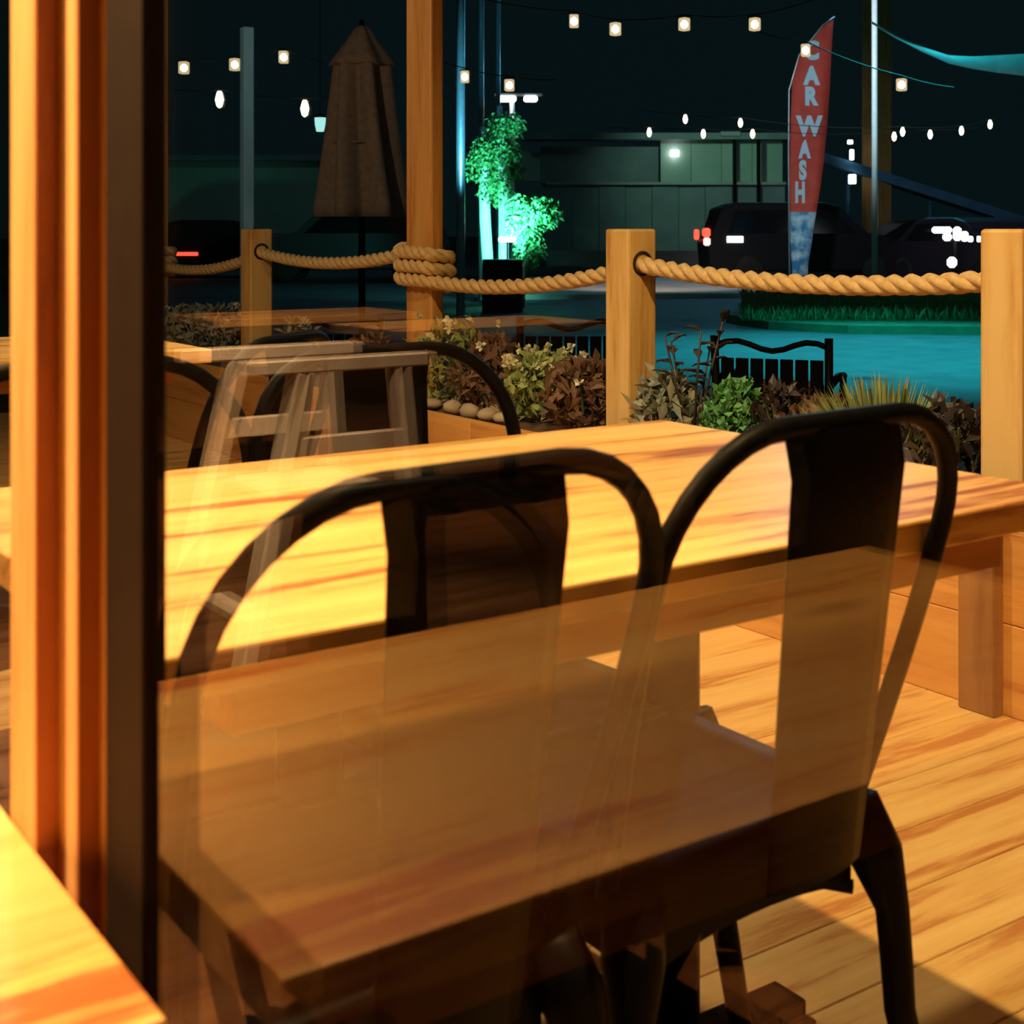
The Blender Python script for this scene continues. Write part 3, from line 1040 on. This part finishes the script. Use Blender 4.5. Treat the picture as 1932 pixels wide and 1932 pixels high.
for ch, px, py, sz, sq in (('C', 1531, 97, 36, 0.85), ('A', 1530, 145, 36, 0.85), ('R', 1528, 184, 36, 0.8), ('W', 1526, 240, 40, 0.85), ('A', 1518, 283, 36, 0.62), ('S', 1515, 323, 38, 0.6), ('H', 1510, 365, 42, 0.5)):
    cu = bpy.data.curves.new('letter_' + ch.lower(), 'FONT')
    cu.body = ch
    cu.size = sz * kk * 1.25
    cu.extrude = 0.012
    cu.offset = 0.028
    cu.align_x = 'CENTER'
    cu.align_y = 'CENTER'
    cu.materials.append(M['letter'])
    tmp = bpy.data.objects.new('letter_curve', cu)
    me = bpy.data.meshes.new_from_object(tmp)
    bpy.data.objects.remove(tmp)
    o = bpy.data.objects.new('letter', me)
    C.objects.link(o)
    o.parent = ff
    o.location = (fx(px), 0.05 * math.sin(py * 0.02 + 1.0) - 0.016, fz(py))
    o.rotation_euler = (PI / 2, 0, 0)
    o.scale = (sq, 1, 1)


# cars
def make_car(name, px, d, rz, label, suv=True, paint='dark_paint', lights=()):
    p = at(px, 500, d)
    t = thing(name, (p.x, p.y, GZ), label, 'car', rz)
    if suv:
        body = [(-2.3, 0.35), (-2.35, 0.95), (-2.2, 1.10), (-2.05, 1.72), (-1.7, 1.84), (0.2, 1.84), (0.55, 1.75), (1.15, 1.12), (2.15, 1.0), (2.35, 0.8), (2.35, 0.4), (2.1, 0.32), (-2.1, 0.30)]
        win = [(-1.9, 1.15), (-1.75, 1.66), (0.15, 1.68), (0.45, 1.62), (0.95, 1.15)]
    else:
        body = [(-2.2, 0.35), (-2.25, 0.85), (-1.6, 0.98), (-1.0, 1.40), (-0.6, 1.48), (0.4, 1.48), (0.8, 1.40), (1.35, 1.0), (2.1, 0.86), (2.25, 0.7), (2.25, 0.38), (2.0, 0.28), (-2.0, 0.28)]
        win = [(-1.35, 1.0), (-0.9, 1.34), (0.4, 1.38), (0.7, 1.32), (1.1, 1.0)]
    prism('body', body, -0.9, 0.9, M[paint], t, 0.05)
    for s in (-1, 1):
        y = s * 0.905
        prism('side_window', win, min(y, y - s * 0.03), max(y, y - s * 0.03), M['car_glass'], t)
    for x in (-1.4, 1.4):
        for s in (-1, 1):
            w_ = lathe('wheel', [(0.22, -0.10), (0.33, -0.09), (0.34, 0), (0.33, 0.09), (0.22, 0.10)], M['tyre'], t, 20, (x, s * 0.84, 0.335))
            w_.rotation_euler = (PI / 2, 0, 0)
    for nm, loc, size, m_ in lights:
        box(nm, size, loc, M[m_], t, min(size) * 0.25)
    return t

make_car('parked_suv', 1520, 31.5, -TH, 'dark parked off-road car with red tail light, left of the feather flag', True, 'dark_paint',
         [('tail_light', (-2.37, -0.84, 1.17), (0.16, 0.24, 0.20), 'red_lens'), ('tail_light', (-2.37, 0.78, 1.12), (0.10, 0.2, 0.24), 'red_lens'),
          ('brake_light', (-2.36, -0.86, 0.97), (0.14, 0.2, 0.18), 'pink_lens'), ('marker_light', (-1.75, -0.93, 1.02), (0.36, 0.04, 0.14), 'white_lens')])
make_car('parked_sedan', 1745, 36, -TH + PI, 'dark parked car with a bright head lamp, right of the metal pole', False, 'dark_paint',
         [('head_light', (-2.26, 0.6, 0.74), (0.1, 0.3, 0.16), 'white_lens')])
make_car('parked_sedan', 1850, 28, -TH - math.radians(75), 'plum coloured parked car with bright headlights at the right post', False, 'plum_paint',
         [('head_light', (2.27, -0.62, 0.72), (0.08, 0.34, 0.2), 'white_lens'), ('head_light', (2.27, 0.62, 0.72), (0.08, 0.34, 0.2), 'white_lens')])
make_car('parked_suv', 660, 33, -TH + PI, 'plum coloured parked car behind the umbrella foot', True, 'plum_paint', [])
make_car('parked_sedan', 385, 36, -TH + PI, 'dark parked car with red tail light low beside the mullion', False, 'dark_paint',
         [('tail_light', (0.4, 0.92, 0.62), (0.9, 0.06, 0.09), 'red_lens')])

# bright flood lamps of the wash bay behind the right cars
fl = thing('flood_bank', at(1795, 435, 24.5), 'row of white flood lamps of the wash bay beside the right post', 'lamp', -TH)
for px, py, ww, hh in ((1777, 434, 36, 12), (1787, 447, 16, 15), (1806, 441, 14, 26), (1820, 446, 12, 19), (1831, 451, 7, 11), (1847, 451, 4, 11), (1796, 495, 18, 20)):
    kk2 = 24.5 / F
    box('lamp_head', (ww * kk2, 0.12, hh * kk2), ((px - 1795) * kk2, 0, (435 - py) * kk2), M['led'], fl, min(ww, hh) * kk2 * 0.3)
box('lamp_rail', (1.1, 0.05, 0.05), (0.1, 0.10, 0.0), M['black_metal'], fl)
tube('lamp_post', [(0.1, 0.13, 0.02), (0.1, 0.13, -1.2)], 0.04, M['black_metal'], fl, 8)

# blue sloping canopy of the wash bay and the pale shade sail above it
cp = thing('wash_bay_canopy', at(1740, 360, 40), 'blue sloping canopy edge of the wash bay', 'canopy')
o0 = Vector(cp.location)
a, b = at(1540, 296, 40) - o0, at(1960, 430, 40) - o0
bm = bmesh.new()
add_box(bm, ((b - a).length, 0.9, 0.26), (a + b) / 2, None)
for v in bm.verts:
    v.co -= (a + b) / 2
ang = math.atan2((b - a).z, Vector(((b - a).x, (b - a).y, 0)).length)
mx = Matrix.Translation((a + b) / 2) @ Matrix.Rotation(-TH, 4, 'Z') @ Matrix.Rotation(-ang, 4, 'Y')
for v in bm.verts:
    v.co = mx @ v.co
bm_obj('fascia', bm, M['canopy_blue'], cp)
for px, py in ((1600, 330), (1755, 380), (1900, 420)):
    q = at(px, py, 40.2) - o0
    tube('canopy_post', [(q.x, q.y, GZ - o0.z), (q.x, q.y, q.z)], 0.06, M['canopy_blue'], cp, 8)
for px, py, ww, hh in ((1607, 292, 8, 20), (1608, 338, 14, 18), (1604, 268, 10, 8)):
    q = at(px, py, 39.4) - o0
    kk2 = 39.4 / F
    box('bay_lamp', (ww * kk2, 0.08, hh * kk2), q, M['led'], cp, 0.02, (0, 0, -TH))

sail_top = [(1645, 42), (1690, 68), (1740, 90), (1790, 106), (1835, 108), (1880, 106), (1932, 103), (2010, 96)]
sail_low = [(1645, 45), (1690, 72), (1740, 98), (1790, 120), (1835, 130), (1880, 137), (1932, 143), (2010, 152)]
vs, fs = [], []
for i, (a, b) in enumerate(zip(sail_top, sail_low)):
    da = 16 + 0.5 * i
    for pnt, dd in ((a, da), (b, da + 2.2)):
        q = at(*pnt, dd)
        vs.append(q)
        vs.append(q + Vector((0, 0, 0.012)))
for i in range(len(sail_top) - 1):
    a = i * 4
    fs += [(a, a + 4, a + 6, a + 2), (a + 1, a + 3, a + 7, a + 5), (a, a + 1, a + 5, a + 4), (a + 2, a + 6, a + 7, a + 3)]
tag(mesh_obj('shade_sail', vs, fs, M['sail']), 'cyan lit curved shade sail edge in the upper right corner', 'shade sail')
lamp('sail_light', 'SPOT', at(1850, 330, 15.5), 700, (0.02, 0.72, 0.85), at(1870, 122, 18.3), 0.1, 70, 0.7)

# lawn island and pale strip standing in for a mirrored band
vs = [at(x, y, gd(y)) for x, y in ((1370, 607), (1480, 578), (1640, 566), (1930, 563), (2080, 590), (2000, 622), (1860, 632), (1600, 630), (1450, 622))]
vs = [Vector((v.x, v.y, GZ)) for v in vs]
n = len(vs)
isl = mesh_obj('lawn_island', vs + [v + Vector((0, 0, 0.10)) for v in vs], [tuple(range(n, 2 * n))] + [(i, (i + 1) % n, (i + 1) % n + n, i + n) for i in range(n)], M['grass'])
struct(isl, 'dark green lawn island in the street under the rope')
vs, fs = [], []
cl = at(1640, 595, gd(595))
for k_ in range(9000):
    px, py = R.uniform(1400, 1930), 570 + 52 * R.random()
    q = at(px, py, gd(py))
    q.z = GZ + 0.10
    leaf_quad(vs, fs, q, Vector((R.gauss(0, .3), R.gauss(0, .3), 1)), Vector((R.gauss(0, 1), R.gauss(0, 1), 0)).normalized(), R.uniform(0.06, 0.22), 0.012)
gr = mesh_obj('lawn_grass', vs, fs, M['leaf_green'])
tag(gr, 'tall grass growing on the lawn island under the right rope', 'grass', None, 'stuff')
vs = [at(x, y, gd(y)) for x, y in ((930, 566), (1480, 562), (1460, 530), (1000, 530))]
vs = [Vector((v.x, v.y, GZ)) for v in vs]
pv = mesh_obj('mirrored_band', vs + [v + Vector((0, 0, 0.09)) for v in vs], [(4, 5, 6, 7)] + [(i, (i + 1) % 4, (i + 1) % 4 + 4, i + 4) for i in range(4)], M['concrete'])  # solid strip in place of a beige band reflected in the window
struct(pv, 'pale strip below the rope, standing in for a mirrored beige band')
lamp('band_fill', 'SPOT', at(1220, 200, 24), 700, (1.0, 0.78, 0.66), at(1220, 545, 28), 0.2, 60, 0.8)  # added spot that brightens this strip

# far wall of the lot with a lit upper band
fw = thing('lot_building', at(1200, 480, 46), 'long grey building with a pale green lit wall across the street', 'building', -TH)
kk3 = 46 / F
def fb(px0, px1, py0, py1, y, th, name, m_):
    return box(name, ((px1 - px0) * kk3, th, (py1 - py0) * kk3), (((px0 + px1) / 2 - 1200) * kk3, y, (480 - (py0 + py1) / 2) * kk3), m_, fw)
for k_ in range(9):
    fb(1030 + 50 * k_, 1079 + 50 * k_, 345, 505, -0.1 + 0.03 * (k_ % 2), 0.12, 'wall_panel', M['block'])
for k_ in range(4):
    fb(1248 + 58 * k_, 1305 + 58 * k_, 262, 345, 0.3, 0.12, 'upper_wall_panel', M['green_wall'])
fb(1020, 1248, 275, 345, 0.6, 0.12, 'back_wall', M['block'])
fb(980, 1500, 252, 264, 0.2, 1.2, 'roof_edge', M['block'])
fb(1030, 1480, 344, 349, -0.15, 0.3, 'coping', M['concrete'])
for px in (1380, 1425):
    fb(px, px + 6, 250, 505, -0.3, 0.15, 'downpipe', M['black_metal'])
fb(1266, 1281, 283, 295, 0.1, 0.2, 'wall_lamp', M['led'])
fb(1356, 1392, 250, 258, -0.4, 0.2, 'gutter_box', M['concrete'])
fw2 = thing('low_building', at(440, 480, 50), 'dim low building at the left behind the blue grey mast', 'building', -TH)
kk4 = 50 / F
box('wall', (460 * kk4, 0.5, 150 * kk4), (20 * kk4, 0, 100 * kk4), M['green_wall'], fw2)
box('roof', (480 * kk4, 1.6, 10 * kk4), (20 * kk4, 0, 180 * kk4), M['block'], fw2)
box('base_wall', (460 * kk4, 0.6, 80 * kk4), (20 * kk4, -0.1, 0), M['block'], fw2)
fw3 = thing('shed', at(1000, 480, 47), 'small dim shed right of the green lit tree', 'building', -TH)
box('wall', (80 * 47 / F, 0.5, 55 * 47 / F), (10 * 47 / F, 0, 165 * 47 / F), M['green_wall'], fw3)
box('base_wall', (110 * 47 / F, 0.6, 140 * 47 / F), (10 * 47 / F, 0.1, 66 * 47 / F), M['block'], fw3)
# curb of the far side
a = at(1050, 476, 40)
cb = struct(box('curb', (330 * 40 / F, 0.3, 0.42), (at(1200, 476, 40).x, at(1200, 476, 40).y, 0.19), M['concrete'], None, 0.02, (0, 0, -TH)))

# ------------------------------------------------------------------ green lit trees
def tree(px, pyb, d, trunks, blobs, label, nleaf, ln, m_='leaf_green'):
    p = at(px, pyb, d)
    t = thing('lit_tree', (p.x, p.y, GZ), label, 'tree')
    o0 = Vector(t.location)
    for tr in trunks:
        pts = [at(x, y, d) - o0 for x, y, r in tr]
        tube('trunk', pts, [r for x, y, r in tr], M['bark'], t, 8)
    vs, fs = [], []
    for bx, by, rx, ry, cnt in blobs:
        c = at(bx, by, d) - o0
        k_ = d / F
        for i in range(int(cnt * 1.7)):
            v = rnd_dir(0) * (R.random() ** 0.4)
            p_ = c + Vector((v.x * rx * k_, v.y * rx * k_, v.z * ry * k_))
            leaf_quad(vs, fs, p_, Vector((R.gauss(0, 1), R.gauss(0, 1), -0.9)), rnd_dir(0), ln * R.uniform(0.6, 1.4), ln * 0.28)
    mesh_obj('foliage', vs, fs, M[m_], t)
    return t

tree(925, 500, 23, [[(920, 574, 0.10), (920, 500, 0.10), (915, 420, 0.10), (912, 330, 0.09), (910, 240, 0.06)], [(950, 574, 0.09), (950, 500, 0.09), (950, 400, 0.09), (945, 280, 0.08), (942, 200, 0.05)]],
     [(955, 235, 36, 28, 320), (925, 285, 42, 34, 420), (960, 290, 28, 28, 220), (900, 310, 26, 34, 240), (970, 325, 22, 18, 120), (935, 350, 34, 40, 260)],
     'tall green tree lit from below, right of the wrapped pillar', 0, 0.085)
tree(1000, 520, 22, [[(985, 581, 0.05), (985, 520, 0.05), (990, 440, 0.04), (1000, 390, 0.03)]],
     [(1020, 400, 42, 32, 520), (985, 420, 32, 44, 420), (975, 385, 26, 22, 200), (1000, 470, 30, 40, 260)],
     'round green shrub tree right of the tall lit tree', 0, 0.085)
for px, r, top, col, lab in ((869, 0.062, -120, 'galv', 'blue lit pole directly right of the wrapped pillar'), (908, 0.05, -120, 'galv', 'dim blue pole left of the tall green tree trunk'), (940, 0.04, -120, 'galv', 'thin dim blue pole above the tall lit tree')):
    d = 19.5 if px == 869 else 24.5
    p = at(px, 560, d)
    t = thing('street_pole', (p.x, p.y, GZ), lab, 'pole')
    tube('shaft', [(0, 0, 0.02), (0, 0, 5.6)], r, M[col], t, 12)
    lathe('base_plate', [(0.14, 0), (0.14, 0.03), (0.07, 0.04)], M[col], t, 12)
lamp('pole_light', 'SPOT', at(900, 430, 17.5), 1500, (0.10, 0.62, 0.95), at(868, 170, 19.5), 0.1, 60, 0.8)
# twin head street lamp
p = at(966, 470, 26)
sl = thing('twin_street_lamp', (p.x, p.y, GZ), 'street lamp with two white heads above the lit tree', 'lamp', -TH)
zt = H + (432 - 182) / F * 26 - GZ
k5 = 26 / F
tube('mast', [(0, 0, 0), (0, 0, zt)], 0.05, M['galv'], sl, 10)
box('cross_arm', (90 * k5, 0.12, 0.04), (12 * k5, 0, zt + 0.03), M['galv'], sl)
for px, ww in ((957, 34), (1001, 26)):
    h_ = box('lamp_head', (ww * k5, 0.2, 11 * k5), ((px - 966) * k5, -0.05, zt - 0.05), M['led'], sl, 0.03)
# pedestal with a flood light
p = at(948, 590, gd(590))
pd = thing('flood_pedestal', (p.x, p.y, GZ), 'dark square pedestal with a white flood light below the lit tree', 'pedestal', -TH)
k6 = gd(590) / F
box('pedestal_body', (76 * k6, 0.5, 100 * k6), (0, 0.25, 50 * k6), M['dark_paint'], pd, 0.01)
box('flood_lamp', (34 * k6, 0.1, 10 * k6), (9 * k6, 0.2, 138 * k6), M['led'], pd, 0.02)
tube('lamp_bracket', [(9 * k6, 0.22, 99 * k6), (9 * k6, 0.22, 134 * k6)], 0.012, M['black_metal'], pd, 6)


# ------------------------------------------------------------------ string lights
def string(name, pts, d, label, ends, size=20, cool=(), sagk=0.12, bulb_only=False):
    P = [at(x, y, d) for x, y in pts]
    t = thing(name, P[0], label, 'string lights')
    o0 = Vector(t.location)
    k_ = d / F
    drop = size * k_ * 0.75
    chain = [at(*ends[0], d)] + [p_ + Vector((0, 0, drop)) for p_ in P] + [at(*ends[1], d)]
    vs, fs = [], []
    for a, b in zip(chain[:-1], chain[1:]):
        L_ = (b - a).length
        add_tube(vs, fs, [q - o0 for q in sag(a, b, L_ * 0.03, 8)], 0.006, 5)
    mesh_obj('cable', vs, fs, M['cable'], t)
    s_ = size * k_
    for i, p_ in enumerate(P):
        q = p_ - o0
        if bulb_only:
            lathe('bulb', [(s_ * 0.12, s_ * 0.62), (s_ * 0.2, s_ * 0.5), (s_ * 0.33, 0.0), (s_ * 0.22, -s_ * 0.45), (s_ * 0.05, -s_ * 0.6)], M['bulb'], t, 8, q)
            continue
        ln_ = box('lantern', (s_ * 0.72, s_ * 0.72, s_ * 1.0), q, M['cool_lantern' if i in cool else 'lantern'], t, s_ * 0.08, (0, 0, R.uniform(0, 1)))
        lathe('bulb', [(s_ * 0.12, -s_ * 0.32), (s_ * 0.30, -s_ * 0.15), (s_ * 0.30, s_ * 0.12), (s_ * 0.12, s_ * 0.32)], M['bulb'], ln_, 10, (0, 0, 0))
        box('lantern_cap', (s_ * 0.8, s_ * 0.8, s_ * 0.08), (0, 0, s_ * 0.55), M['black_metal'], ln_)
    return t

string('string_lights', [(347, 128), (443, 122), (535, 108)], 12, 'string of three warm lanterns left of the umbrella', ((250, 118), (610, 118)), 23)
string('string_lights', [(1083, 40), (1161, 55), (1291, 46), (1424, 46)], 11, 'string of four warm lanterns along the top of the view', ((840, -20), (1560, -10)), 24)
string('string_lights', [(877, 145), (961, 161)], 13, 'pair of warm lanterns above the lit tree', ((818, 110), (1050, 150)), 22)
string('string_lights', [(1520, 95), (1701, 160)], 13, 'pair of warm lanterns on both sides of the metal pole', ((1430, 60), (1800, 165)), 23)
string('string_lights', [(1225, 250), (1327, 253), (1420, 253), (1687, 258), (1755, 254)], 24, 'low distant string of small bulbs behind the feather flag', ((1150, 240), (1850, 240)), 14, (), 0.1, True)
string('string_lights', [(1293, 225), (1397, 232), (1703, 249), (1814, 247), (1868, 235)], 22, 'upper distant string of small bulbs behind the feather flag', ((1200, 205), (1940, 205)), 14, (), 0.1, True)
string('string_lights', [(414, 188), (575, 205)], 14, 'two small warm bulbs between the mast and the umbrella', ((330, 170), (640, 180)), 26, (), 0.1, True)
lt = thing('cool_lantern', at(604, 236, 15), 'small cyan lantern directly left of the umbrella canopy', 'lantern')
lathe('lantern_glass', [(0.04, -0.07), (0.055, 0.0), (0.06, 0.05), (0.06, 0.08)], M['cool_lantern'], lt, 12)
lathe('lantern_cap', [(0.065, 0.08), (0.065, 0.10), (0.01, 0.13)], M['black_metal'], lt, 12)
tube('hanger', [(0, 0, 0.12), (0, 0, 1.6)], 0.006, M['cable'], lt, 5)
